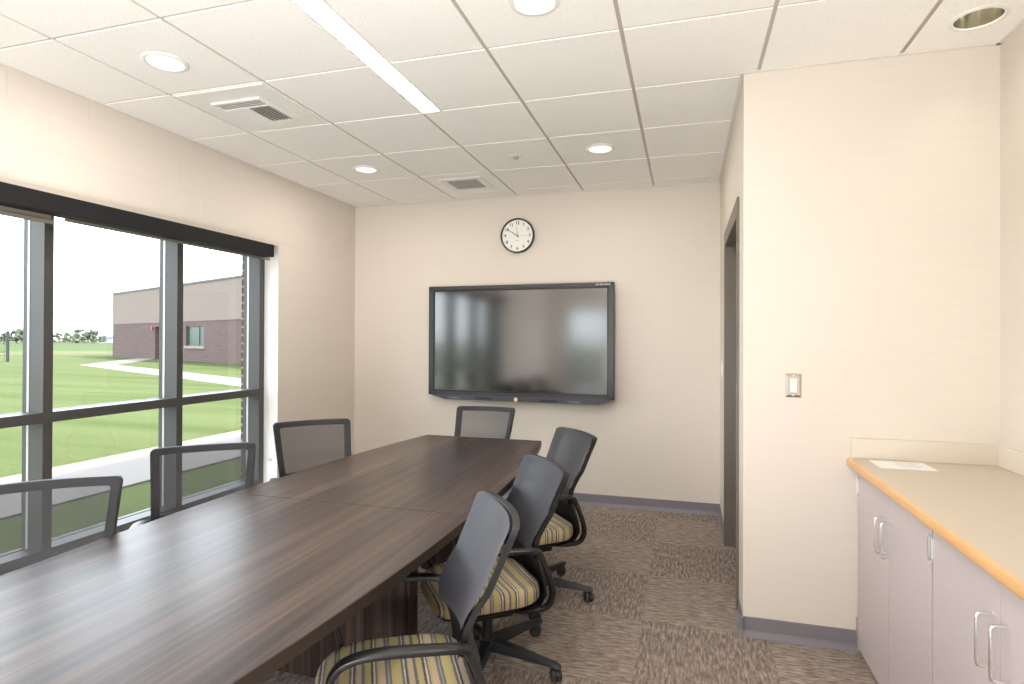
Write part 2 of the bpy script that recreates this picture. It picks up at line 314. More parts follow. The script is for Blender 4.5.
# ================================================================== STRUCTURE
struct(MB().box(XL - .29, XC + .15, YR - .2, YB + .15, -.15, 0).build('floor', M['carpet']))
TOPZ = 4.3
o = MB()
o.box(XL - .13, XL, YR - .2, WY0, 0, H + .25).box(XL - .13, XL, WY1, YB + .12, 0, H + .25).box(XL - .13, XL, WY0, WY1, 0, WZ0).box(XL - .13, XL, WY0, WY1, WZ1, H + .25)
struct(o.build('wall_left', M['block']))
# outer brick leaf with the brick return seen through the glass
o = MB(); XO = XL - .29
o.box(XO - .08, XL - .135, YR - .2, WY0 - .0, -.15, TOPZ).box(XO - .08, XL - .135, WY1 + .012, YB + .12, -.15, TOPZ).box(XO - .08, XL - .135, WY0, WY1 + .012, -.15, WZ0 - .02).box(XO - .08, XL - .135, WY0, WY1 + .012, WZ1, TOPZ)
struct(o.build('wall_exterior', M['pier']))
struct(MB().box(XL - .13, XC + .15, YB, YB + .12, 0, H + .25).build('wall_back', M['cloth']))
o = MB(); DY0, DY1, DZ = 3.385, 4.40, 2.13
o.box(XR, XR + .16, YF, DY0 - .051, 0, H).box(XR, XR + .16, DY1 + .051, YB, 0, H).box(XR, XR + .16, DY0 - .051, DY1 + .051, DZ + .099, H)
struct(o.build('wall_right', M['cloth']))
struct(MB().box(XR + .16, XC, YF, YF + .12, 0, H).build('wall_closet', M['cloth']))
struct(MB().box(XC, XC + .12, YR, YB, 0, H + .25).build('wall_counter', M['cloth']))
o = MB(); RX0, RX1, RZ0, RZ1 = -2.80, -1.85, .10, 2.15
o.box(XL, RX0, YR - .15, YR, 0, H + .25).box(RX1, XC + .12, YR - .15, YR, 0, H + .25).box(RX0, RX1, YR - .15, YR, 0, RZ0).box(RX0, RX1, YR - .15, YR, RZ1, H + .25)
struct(o.build('wall_rear', M['cloth']))
struct(MB().box(XL - .37, XC + 6, YR - .2, YB + 6, H + .26, H + .5).box(XL - .37, XC + 6, YR - .2, YB + 6, TOPZ - .15, TOPZ).build('roof', M['ext']))  # unseen slabs, put in to block the sun and cast the building shadow
# rear window
o = empty('window_2', ((RX0 + RX1) / 2, YR, RZ0)); struct(o)
f = MB().box(RX0, RX0 + .05, YR - .1, YR - .03, RZ0, RZ1).box(RX1 - .05, RX1, YR - .1, YR - .03, RZ0, RZ1).box(RX0, RX1, YR - .1, YR - .03, RZ0, RZ0 + .06).box(RX0, RX1, YR - .1, YR - .03, RZ1 - .05, RZ1).box(RX0, RX1, YR - .1, YR - .03, 1.0, 1.05)
f.build('window_frame', M['rearframe'], o); MB().box(RX0, RX1, YR - .07, YR - .064, RZ0, RZ1).build('glass', M['glass'], o); lift_kids_to(o, ((RX0 + RX1) / 2, YR, RZ0))
# reveal lining of the window opening, whitened to imitate strong daylight on it
o = MB(); o.box(XL - .13, XL + .0015, WY1 - .004, WY1 + .0, WZ0, WZ1).box(XL - .13, XL, WY0, WY1, WZ0 - .0, WZ0 + .004).box(XL - .13, XL, WY0, WY0 + .004, WZ0, WZ1)
struct(o.build('trim_2', M['reveal']))

# ---- ceiling: tegular tiles hanging in a T-bar grid
T = .6096; GX = -.2695; GY = 2.511
def inroom(x0, x1, y0, y1):
    return not (x0 >= XR - .01 and y0 >= YF - .01)
o = MB(); bm = o.bm
def tile(x0, x1, y0, y1, hole=None):
    g = .009; x0 += g; x1 -= g; y0 += g; y1 -= g
    if x1 - x0 < .02 or y1 - y0 < .02: return
    if hole is None:
        o.box(x0, x1, y0, y1, H, H + .018); return
    cx, cy, r = hole; t = bmesh.new(); n = 32; vin = []; vout = []
    for i in range(n):
        a = 2 * math.pi * i / n; c, s_ = math.cos(a), math.sin(a)
        k = min(((x1 - cx) / c if c > 0 else (x0 - cx) / c) if abs(c) > 1e-6 else 9, ((y1 - cy) / s_ if s_ > 0 else (y0 - cy) / s_) if abs(s_) > 1e-6 else 9)
        vin.append(t.verts.new((cx + r * c, cy + r * s_, H))); vout.append(t.verts.new((cx + k * c, cy + k * s_, H)))
    for qx, qy in ((x0, y0), (x1, y0), (x0, y1), (x1, y1)): min(vout, key=lambda v: math.hypot(v.co.x - qx, v.co.y - qy)).co = (qx, qy, H)
    for i in range(n):
        j = (i + 1) % n; t.faces.new((vin[i], vin[j], vout[j], vout[i]))
    o.add(t)
HOLE = (1.150, 2.826, .088)
nx0 = math.floor((XL - GX) / T); nx1 = math.ceil((XC - GX) / T); ny0 = math.floor((YR - GY) / T); ny1 = math.ceil((YB - GY) / T)
for i in range(nx0, nx1):
    for j in range(ny0, ny1):
        x0 = max(GX + i * T, XL); x1 = min(GX + (i + 1) * T, XC); y0 = max(GY + j * T, YR); y1 = min(GY + (j + 1) * T, YB)
        if x0 < XR < x1 and y1 > YF + .05:
            x1 = XR
        if x0 >= XR - .01:
            if y0 >= YF - .03: continue
            y1 = min(y1, YF)
        hole = HOLE if (x0 < HOLE[0] < x1 and y0 < HOLE[1] < y1) else None
        tile(x0, x1, y0, y1, hole)
        if x0 < XR and x1 < XR + .01 and GX + (i + 1) * T > XR + .05 and y0 < YF - .05 and x1 == XR: pass
o2 = MB()
for i in range(nx0, nx1 + 1):
    x = GX + i * T
    if XL < x < XC: o2.box(x - .013, x + .013, YR, YB if x < XR else YF, H + .006, H + .012)
for j in range(ny0, ny1 + 1):
    y = GY + j * T
    if YR < y < YB: o2.box(XL, XC if y < YF else XR, y - .013, y + .013, H + .0062, H + .0122)
# wall angle
o3 = MB(); A_ = .016; a0, a1 = H - .002, H + .009
o3.box(XL, XL + A_, YR, YB, a0, a1).box(XL, XR, YB - A_, YB, a0, a1).box(XR - A_, XR, YF - A_, YB, a0, a1).box(XR, XC, YF - A_, YF, a0, a1).box(XC - A_, XC, YR, YF, a0, a1)
# plenum deck above the grid closes the gaps
o2.box(XL, XC, YR, YF, H + .20, H + .24).box(XL, XR + .1, YF, YB, H + .20, H + .24)
c = struct(o.build('ceiling', M['ceil']))
g = o2.build('ceiling_grid', M['grid'], c); o3.build('wall_angle', plain('wall_angle_paint', (.80, .76, .69), .5), c)

# ---- baseboards
def baseboard(name, p, q, nrm):
    p = Vector(p); q = Vector(q); nrm = Vector(nrm); b = MB()
    prof = [(0.0005, 0), (.022, 0), (.020, .006), (.010, .018), (.006, .03), (.005, .093), (.003, .096), (.0005, .096)]
    pts = [p + nrm * a + Vector((0, 0, h)) for a, h in prof]; b.prism(pts, q - p)
    return struct(b.build(name, M['base']))
baseboard('baseboard_back', (XL, YB, 0), (XR, YB, 0), (0, -1, 0))
baseboard('baseboard_left', (XL, YR, 0), (XL, YB, 0), (1, 0, 0))
baseboard('baseboard_right', (XR, 4.455, 0), (XR, YB, 0), (-1, 0, 0))
baseboard('baseboard_corner', (XR, YF - .021, 0), (XR, 3.335, 0), (-1, 0, 0))
baseboard('baseboard_closet', (XR - .021, YF, 0), (.775, YF, 0), (0, -1, 0))

# ---- closet door
o = struct(empty('door_1', (XR, (DY0 + DY1) / 2, 0)))
f = MB()
CT = .052
f.box(XR - .012, XR + .17, DY1, DY1 + CT, 0, DZ + .1).box(XR - .012, XR + .17, DY0 - CT, DY0, 0, DZ + .1).box(XR - .012, XR + .17, DY0, DY1, DZ, DZ + .1)
f.box(XR + .055, XR + .095, DY1 - .016, DY1, 0, DZ).box(XR + .055, XR + .095, DY0, DY0 + .016, 0, DZ).box(XR + .055, XR + .095, DY0, DY1, DZ - .016, DZ)
f.build('door_frame', M['jamb'], o)
lf = MB().box(XR + .097, XR + .14, DY0 + .003, DY1 - .003, .008, DZ - .003).build('door_leaf', M['door'], o)
MB().cyl((XR + .097, DY0 + .07, 1.0), (XR + .045, DY0 + .07, 1.0), .009).cyl((XR + .045, DY0 + .07, 1.0), (XR + .045, DY0 + .18, 1.0), .009).build('door_handle', M['metal'], lf, True)
lift_kids_to(o, (XR, (DY0 + DY1) / 2, 0))

# ================================================================== WINDOW (left wall)
FX = -3.321                                    # room-side face of the frame
win = struct(empty('window_1', (FX, (WY0 + WY1) / 2, WZ0)))
fr = MB(); gk = MB()
mull = [(3.955, 4.011), (3.158, 3.207), (2.300, 2.350), (1.455, 1.515), (WY0 + .001, WY0 + .055)]
for y0, y1 in mull:
    fr.box(FX - .105, FX, y0, y1, WZ0, WZ1 - .001); fr.box(FX - .155, FX - .120, y0 - .0, y1, WZ0, WZ1 - .001)
    gk.box(FX - .120, FX - .105, y0 - .002, y1, WZ0, WZ1 - .002)
for z0, z1 in ((WZ0, WZ0 + .060), (1.0, 1.055), (WZ1 - .06, WZ1 - .001)):
    fr.box(FX - .105, FX - .0005, WY0 + .001, WY1 - .004, z0, z1); fr.box(FX - .155, FX - .12, WY0 + .001, WY1 - .004, z0, z1)
fr.build('window_frame', M['frame'], win); gk.build('glazing_gasket', M['framelt'], win)
ys = [WY0 + .05, 1.485, 2.325, 3.18, 3.97]
for a, b in zip(ys, ys[1:]):
    for z0, z1 in ((WZ0 + .03, 1.02), (1.03, WZ1 - .03)): MB().box(FX - .118, FX - .112, a, b, z0, z1).build('glass_pane', M['glass'], win)
lift_kids_to(win, (FX, (WY0 + WY1) / 2, WZ0))
# shades
v = MB().box(XL - .002, XL + .090, WY0 - .01, 3.852, 2.100, 2.196, .003).build('shade_fascia', M['shade'])
tag(v, 'long black roller shade fascia box across the top of the window', 'shade')
def roller(y0, y1, zb, label):
    r = empty('roller_shade', (XL - .015, y0, zb))
    MB().box(XL - .017, XL - .014, y0 + .01, y1 - .01, zb + .01, 2.13).build('shade_cloth', M['hem'], r); MB().box(XL - .024, XL - .006, y0, y1, zb, zb + .022, .004).build('hem_bar', M['hem'], r)
    lift_kids_to(r, (XL - .015, y0, zb)); tag(r, label, 'shade', 'roller shades')
roller(.62, 2.262, 2.058, 'rolled-up shade whose hem hangs lowest, over the leftmost window bay')
roller(2.325, 3.925, 2.086, 'rolled-up shade with thin olive hem over the two bays nearest the corner')
# bead chain tensioner on the white reveal
t = empty('chain_tensioner', (XL - .06, WY1 - .004, .48))
MB().box(-.010, .010, -.006, 0, -.022, .022, .003).build('bracket', M['vent'], t); MB().lathe([(0, .018), (.010, .018), (.012, .012), (.012, .006), (0, .006)], (0, 0, 0), 16, '-Y').build('knob', M['metal'], t, True)
tag(t, 'small metal shade chain tensioner on the white window reveal near the corner', 'bracket')

# ================================================================== CEILING FIXTURES
def downlight(x, y, label):
    r = empty('downlight', (x, y, H))
    MB().lathe([(.080, 0), (.100, 0), (.101, -.004), (.096, -.008), (.084, -.009), (.078, -.004), (.080, 0)], (0, 0, 0), 40).build('trim_ring', M['vent'], r, True)
    MB().lathe([(0, -.003), (.05, -.0035), (.078, -.005), (.080, -.0005), (0, -.0005)], (0, 0, 0), 40).build('lens', M['lens'], r, True)
    ld = bpy.data.lights.new('downlight_lamp', 'AREA'); ld.shape = 'DISK'; ld.size = .15; ld.energy = 8 * LAMP; ld.color = (1, .93, .84)
    lo = bpy.data.objects.new('lamp', ld); COL.objects.link(lo); lo.parent = r; lo.location = (0, 0, -.014)
    return tag(r, label, 'ceiling light', 'round recessed downlights')
downlight(GX - 3.5 * T, GY - .5 * T, 'round white downlight in the tile before the near air vent, close to the window')
downlight(GX - .5 * T, GY - .5 * T, 'round white downlight cut by the top edge of the photo')
downlight(GX - .5 * T, GY + 2.5 * T, 'round white downlight above the right half of the display')
downlight(GX - 3.5 * T, GY + 2.5 * T, 'faint round white downlight near the back left ceiling corner')
r = empty('downlight', (HOLE[0], HOLE[1], H))
MB().lathe([(.084, .001), (.102, 0), (.103, -.004), (.098, -.006), (.086, -.006), (.083, -.001), (.084, .001)], (0, 0, 0), 40).build('trim_ring', M['vent'], r, True)
MB().lathe([(.085, 0), (.080, .03), (.070, .07), (.055, .10), (.058, .10), (.074, .07), (.084, .03), (.089, .001)], (0, 0, 0), 40).build('reflector', M['reflector'], r, True)
MB().lathe([(0, .100), (.056, .100), (.056, .106), (0, .106)], (0, 0, 0), 32).build('lamp_disc', M['bulb'], r)
ld = bpy.data.lights.new('downlight_lamp', 'SPOT'); ld.spot_size = R(100); ld.spot_blend = 1; ld.energy = 3 * LAMP; ld.color = (1, .93, .84); ld.shadow_soft_size = .05
lo = bpy.data.objects.new('lamp', ld); COL.objects.link(lo); lo.parent = r; lo.location = (0, 0, .085)
tag(r, 'open downlight with shiny metal reflector above the counter', 'ceiling light')
# linear light
lx = -1.424; ly0, ly1 = .690, 3.108
r = empty('linear_light', (lx, (ly0 + ly1) / 2, H))
MB().box(lx - .064, lx - .052, ly0, ly1, H - .006, H - .001).box(lx + .052, lx + .064, ly0, ly1, H - .006, H - .001).box(lx - .064, lx + .064, ly1, ly1 + .01, H - .006, H - .001).box(lx - .064, lx + .064, ly0 - .01, ly0, H - .006, H - .001).build('housing', M['vent'], r)
MB().box(lx - .052, lx + .052, ly0, ly1, H - .004, H - .001).build('lens', M['linear'], r)
lift_kids_to(r, (lx, (ly0 + ly1) / 2, H)); tag(r, 'long narrow glowing linear light set along the ceiling grid', 'ceiling light')
# supply air vent (four-way louvre)
def supply(cx, cy):
    r = empty('air_vent', (cx, cy, H)); h = .150
    b = MB(); b.box(-.285, .285, -.285, .285, -.006, -.0005)
    b.build('panel', M['vent'], r)
    b = MB(); b.box(-h, h, -h, h, -.0075, -.006); b.build('throat', M['ventdk'], r)
    b = MB()
    def slat(x0, x1, y0, y1, ax, sgn):
        t = bmesh.new(); bmesh.ops.create_cube(t, size=1)
        for v in t.verts: v.co = Vector((v.co.x * (x1 - x0), v.co.y * (y1 - y0), v.co.z * .0016))
        m = Matrix.Translation(((x0 + x1) / 2, (y0 + y1) / 2, -.014)) @ Matrix.Rotation(sgn * R(40), 4, ax); b.add(t, m)
    for k in range(4):      # one wide bank nearest the room entrance, blades along X
        slat(-h, h, -h + .004 + k * .019, -h + .020 + k * .019, 'X', 1)
    for k in range(12):     # two side banks of finer blades along Y, thrown left and right
        x = -h + .014 + k * .0245
        slat(x - .009, x + .009, -h + .085, h - .004, 'Y', -1 if k < 6 else 1)
    b.build('louvre', M['vent'], r)
    b = MB(); 
    for a in ((-h - .012, -h, -h - .012, h + .012), (h, h + .012, -h - .012, h + .012), (-h, h, -h - .012, -h), (-h, h, h, h + .012)): b.box(a[0], a[1], a[2], a[3], -.018, -.006)
    b.box(-.004, .004, -h + .084, h, -.018, -.006).box(-h, h, -h + .078, -h + .084, -.018, -.006); b.build('vent_frame', M['vent'], r)
    tag(r, 'white square louvred air diffuser nearest the window, in front of the other vent', 'air vent')
supply(GX - 3.5 * T, GY + .5 * T)
r = empty('air_vent', (GX - 2.5 * T, GY + 3.5 * T, H)); h = .135
b = MB()
for a in ((-.19, -h, -.19, .19), (h, .19, -.19, .19), (-h, h, -.19, -h), (-h, h, h, .19)): b.box(a[0], a[1], a[2], a[3], -.007, -.0005)
b.build('vent_frame', M['vent'], r)
MB().box(-h, h, -h, h, -.002, -.0008).build('throat', M['ventdk'], r)
b = MB()
for k in range(1, 18): x = -h + k * .015; b.box(x - .0018, x + .0018, -h, h, -.006, -.002).box(-h, h, x - .0018, x + .0018, -.006, -.0021)
b.build('grille', M['ventgrey'], r); tag(r, 'small grey grid return vent near the back wall above the display', 'air vent')
r = empty('sprinkler', (GX - 1.5 * T, GY + 2.5 * T, H))
MB().lathe([(0, -.0005), (.045, -.0005), (.046, -.004), (.030, -.008), (0, -.008)], (0, 0, 0), 28).build('cover_plate', M['vent'], r, True)
MB().lathe([(0, -.008), (.020, -.008), (.018, -.020), (0, -.021)], (0, 0, 0), 20).build('head', M['ventgrey'], r, True)
tag(r, 'tiny round white sprinkler head in the ceiling above the clock', 'sprinkler')

# ================================================================== DISPLAY
tvx0, tvx1, tvz0, tvz1, tvy = -2.334, -.592, .942, 1.958, 5.060
r = empty('wall_display', ((tvx0 + tvx1) / 2, YB, tvz0))
sx0, sx1, sz0, sz1 = -2.288, -.636, .976, 1.922
b = MB(); b.box(tvx0, sx0, tvy, tvy + .06, tvz0, tvz1, .004).box(sx1, tvx1, tvy, tvy + .06, tvz0, tvz1, .004).box(tvx0, tvx1, tvy, tvy + .06, sz1, tvz1, .004).box(tvx0, tvx1, tvy, tvy + .06, tvz0, sz0, .004)
b.build('bezel', M['tvb'], r)
MB().box(sx0 - .01, sx1 + .01, tvy + .02, tvy + .055, sz0 - .01, sz1 + .01).box(tvx0 + .25, tvx1 - .25, tvy + .05, YB - .001, tvz0 + .15, tvz1 - .15).build('back_case', M['tvi'], r)
b = MB(); e = .014; b.box(sx0, sx0 + e, tvy + .004, tvy + .03, sz0, sz1).box(sx1 - e, sx1, tvy + .004, tvy + .03, sz0, sz1).box(sx0, sx1, tvy + .004, tvy + .03, sz1 - e, sz1).box(sx0, sx1, tvy + .004, tvy + .03, sz0, sz0 + e)
b.build('inner_edge', M['tvi'], r)
MB().box(sx0 + e, sx1 - e, tvy + .010, tvy + .030, sz0 + e, sz1 - e).build('screen', M['screen'], r)
M['screen'].node_tree.nodes['Principled BSDF'].inputs['IOR'].default_value = 2.15
tr = MB().prism([(tvx0 + .02, tvy - .012, tvz0 + .004), (tvx1 - .004, tvy - .012, tvz0 + .004), (tvx1 - .13, tvy - .012, .903), (tvx0 + .17, tvy - .012, .905)], (0, .06, 0), .002).build('lower_tray', M['tray'], r)
MB().box(-1.86, -1.70, tvy - .0135, tvy - .0115, .914, .932).build('speaker_grille', M['grille'], tr); MB().box(-1.24, -1.08, tvy - .0135, tvy - .0115, .912, .930).build('speaker_grille', M['grille'], tr)
MB().lathe([(0, .004), (.017, .004), (.019, .002), (.019, 0), (0, 0)], (-1.464, tvy - .012, .922), 24, '-Y').build('round_sticker', M['gold'], tr)
b = MB()
for k in range(5): b.box(-2.12 + k * .022, -2.108 + k * .022, tvy - .0135, tvy - .0115, .920, .926)
b.build('button_print', M['greyprint'], tr); b = MB()
for k in range(5): b.box(-.98 + k * .022, -.968 + k * .022, tvy - .0135, tvy - .0115, .917, .923)
b.build('button_print', M['greyprint'], tr)
b = MB()
for k, wd in enumerate((.014, .012, .016, .010, .014, .012, .014)): b.box(-.748 + k * .0185, -.748 + k * .0185 + wd, tvy - .0008, tvy + .001, 1.933, 1.947)
b.build('maker_lettering', M['greyprint'], r)
lift_kids_to(r, (tvx0, YB, tvz0)); r.rotation_euler.z = R(-1.2); r.location.y -= .0; tag(r, 'large black flat display panel with lower tray mounted on the back wall', 'display')

# ================================================================== CLOCK
CKX, CKZ, CKY = -1.487, 2.415, YB
ck = empty('wall_clock', (CKX, CKY, CKZ))
MB().lathe([(0, .001), (.156, .001), (.160, .010), (.160, .036), (.157, .042), (.150, .042), (.146, .034), (.146, .020), (0, .020)], (0, 0, 0), 56, '-Y').build('rim', M['gloss'], ck, True)
dial = MB().lathe([(0, .0255), (.1465, .0255), (.1465, .0205), (0, .0205)], (0, 0, 0), 56, '-Y').build('dial', M['white'], ck)
def text_bm(txt, size, x, z, y, mb):
    cu = bpy.data.curves.new('t', 'FONT'); cu.body = txt; cu.size = size; cu.align_x = 'CENTER'; cu.align_y = 'CENTER'; cu.extrude = .0004; cu.offset = .0008
    ob = bpy.data.objects.new('t', cu); COL.objects.link(ob); bpy.context.view_layer.update()
    me = bpy.data.meshes.new_from_object(ob.evaluated_get(bpy.context.evaluated_depsgraph_get()))
    me.transform(Matrix.Translation((x, y, z)) @ Matrix.Rotation(R(90), 4, 'X')); mb.bm.from_mesh(me); bpy.data.meshes.remove(me); bpy.data.objects.remove(ob); bpy.data.curves.remove(cu)
for n_ in range(1, 13):
    b = MB(); a = R(90 - 30 * n_); text_bm(str(n_), .037, .116 * math.cos(a), .116 * math.sin(a), -.0262, b); b.build('numeral', M['black'], dial)
b = MB()
for k in range(60):
    a = R(6 * k); p0 = Vector((math.cos(a), 0, math.sin(a))); b.cyl(Vector((0, -.0262, 0)) + p0 * .138, Vector((0, -.0262, 0)) + p0 * (.143 if k % 5 else .134 + .0), .0007 if k % 5 else .0012, n=4)
b.build('minute_track', M['black'], dial)
MB().box(-.016, .016, -.0262, -.0252, -.046, -.041).build('maker_lettering', M['faint'], dial)
def hand(name, ang, ln, wd, y, mat, tail=.018):
    d = Vector((math.sin(ang), 0, math.cos(ang))); s_ = Vector((math.cos(ang), 0, -math.sin(ang)))
    pts = [Vector((0, y, 0)) - d * tail + s_ * wd, Vector((0, y, 0)) - d * tail - s_ * wd, Vector((0, y, 0)) + d * ln - s_ * wd * .5, Vector((0, y, 0)) + d * ln + s_ * wd * .5]
    MB().prism(pts, (0, -.001, 0)).build(name, mat, ck)
hand('hour_hand', R(-4), .082, .0035, -.028, M['faint']); hand('minute_hand', R(-58), .112, .0038, -.030, M['black']); hand('second_hand', R(92), .118, .0010, -.032, M['red'], .03)
MB().lathe([(0, .036), (.006, .036), (.007, .026), (0, .026)], (0, 0, 0), 16, '-Y').build('centre_cap', M['red'], ck)
tag(ck, 'round black-rimmed wall clock with white dial above the display', 'clock')

# ================================================================== SWITCHES
s = empty('light_switch', (.500, YF, 1.242))
b = MB(); pw, ph = .036, .058
b.loft([[(-pw, -.0005, -ph), (pw, -.0005, -ph), (pw, -.0005, ph), (-pw, -.0005, ph)], [(-pw + .010, -.007, -ph + .012), (pw - .010, -.007, -ph + .012), (pw - .010, -.007, ph - .012), (-pw + .010, -.007, ph - .012)]])
b.build('cover_plate', plain('brushed_steel_plate', (.62, .58, .52), .28, 1), s)
MB().box(-.015, .015, -.012, -.007, -.033, .033, .002).build('rocker', M['vent'], s)
for z in (.048, -.048): MB().lathe([(0, .003), (.004, .002), (.004, 0), (0, 0)], (0, -.0065, z), 12, '-Y').build('screw', M['metal'], s)
tag(s, 'brushed steel light switch plate on the closet wall facing the room', 'light switch')
s = empty('light_switch', (XR, 4.83, 1.24))
MB().box(-.007, 0, -.058, .058, -.058, .058, .002).build('cover_plate', M['vent'], s); MB().box(-.012, -.007, -.038, -.008, -.033, .033, .001).build('rocker', M['white'], s); MB().box(-.012, -.007, .008, .038, -.033, .033, .001).build('rocker', M['white'], s)
tag(s, 'white light switch seen edge-on beyond the dark door frame', 'light switch')

# ================================================================== TABLE
TX, TY, TL_, TH_ = -1.4285, 2.235, 1.802, .742
def half(d): return .588 - .146 * abs(d / TL_) ** 2.2
tb = empty('conference_table', (TX, TY, 0))
def slab(name, y0, y1, z0, z1, mat, inset=0):
    n = 24; L_ = []; R_ = []
    for i in range(n + 1):
        y = y0 + (y1 - y0) * i / n; L_.append((-half(y) + inset, y, z0)); R_.append((half(y) - inset, y, z0))
    return MB().prism(R_ + L_[::-1], (0, 0, z1 - z0), .0015).build(name, mat, tb)
slab('tabletop', .0008, TL_, TH_ - .036, TH_, M['table']); slab('tabletop', -TL_, -.0008, TH_ - .036, TH_, M['table'])
for nm, y0, y1 in (('edge_band', .0008, TL_), ('edge_band', -TL_, -.0008)):
    b = MB(); n = 24
    for sg in (1, -1):
        rings = []
        for i in range(n + 1):
            y = y0 + (y1 - y0) * i / n; x = sg * half(y); rings.append([(x - sg * .001, y, TH_ - .037), (x + sg * .0012, y, TH_ - .037), (x + sg * .0012, y, TH_ - .0012), (x - sg * .001, y, TH_ - .0012)])
        b.loft(rings)
    ye = y1 if y1 > 1 else y0; s_ = 1 if ye > 0 else -1; he = half(ye)
    b.box(-he, he, ye - .001 if s_ > 0 else ye - .0012, ye + .0012 if s_ > 0 else ye + .001, TH_ - .037, TH_ - .0012); b.build(nm, M['edge'], tb)
def pedestal(y, hw=.32):
    b = MB(); b.box(-hw, hw, y - .055, y + .055, 0, TH_ - .037, .002).box(-hw - .015, -hw, y - .04, y + .04, 0, TH_ - .04).box(hw, hw + .015, y - .04, y + .04, 0, TH_ - .04)
    b.build('pedestal', M['tablev'], tb)
for y, hw in ((-1.22, .18), (-.005, .32), (1.22, .18)): pedestal(y, hw)
MB().box(-.02, .02, -1.15, -.06, .32, .68).box(-.02, .02, .05, 1.15, .32, .68).build('modesty_panel', M['tablev'], tb)
tag(tb, 'long dark walnut boat-shaped conference table with a seam across the middle', 'table')

# ================================================================== CHAIRS
BW0, BW1, BZ0, BZ1 = .205, .231, .590, .958
def backx(v): return -.200 + .018 * math.sin(min(v, .5) / .5 * math.pi) - .150 * max(0, v - .05) ** 1.1
def bsurf(a, v, off=0):
    """a: metres across, v: 0 bottom - 1 top, off: metres behind"""
    hw = BW0 + (BW1 - BW0) * min(1, v * 1.05); u = a / hw
    return Vector((backx(v) + .040 * u * u - off, a, BZ0 + (BZ1 - BZ0) * v))
def outline(inset, n=10, rad=.022):
    hh = BZ1 - BZ0; pts = []
    def hwv(v): return BW0 + (BW1 - BW0) * min(1, v * 1.05)
    iv = inset / hh; r = max(rad - inset * .4, .012); rv = r / hh
    cs = [(1, 1 - iv, 0), (-1, 1 - iv, 90), (-1, iv, 180), (1, iv, 270)]
    for sg, v, a0 in cs:
        cv = v - rv if v > .5 else v + rv; 
        for k in range(n + 1):
            an = R(a0 + 90 * k / n); vv = cv + rv * math.sin(an); aa = sg * (hwv(vv) - inset - r) + r * math.cos(an); pts.append((aa, vv))
    out = []                                   # subdivide straight runs
    for i, p in enumerate(pts):
        q = pts[(i + 1) % len(pts)]; out.append(p)
        if (i + 1) % (n + 1) == 0:
            for k in range(1, 12): out.append((p[0] + (q[0] - p[0]) * k / 12, p[1] + (q[1] - p[1]) * k / 12))
    return out
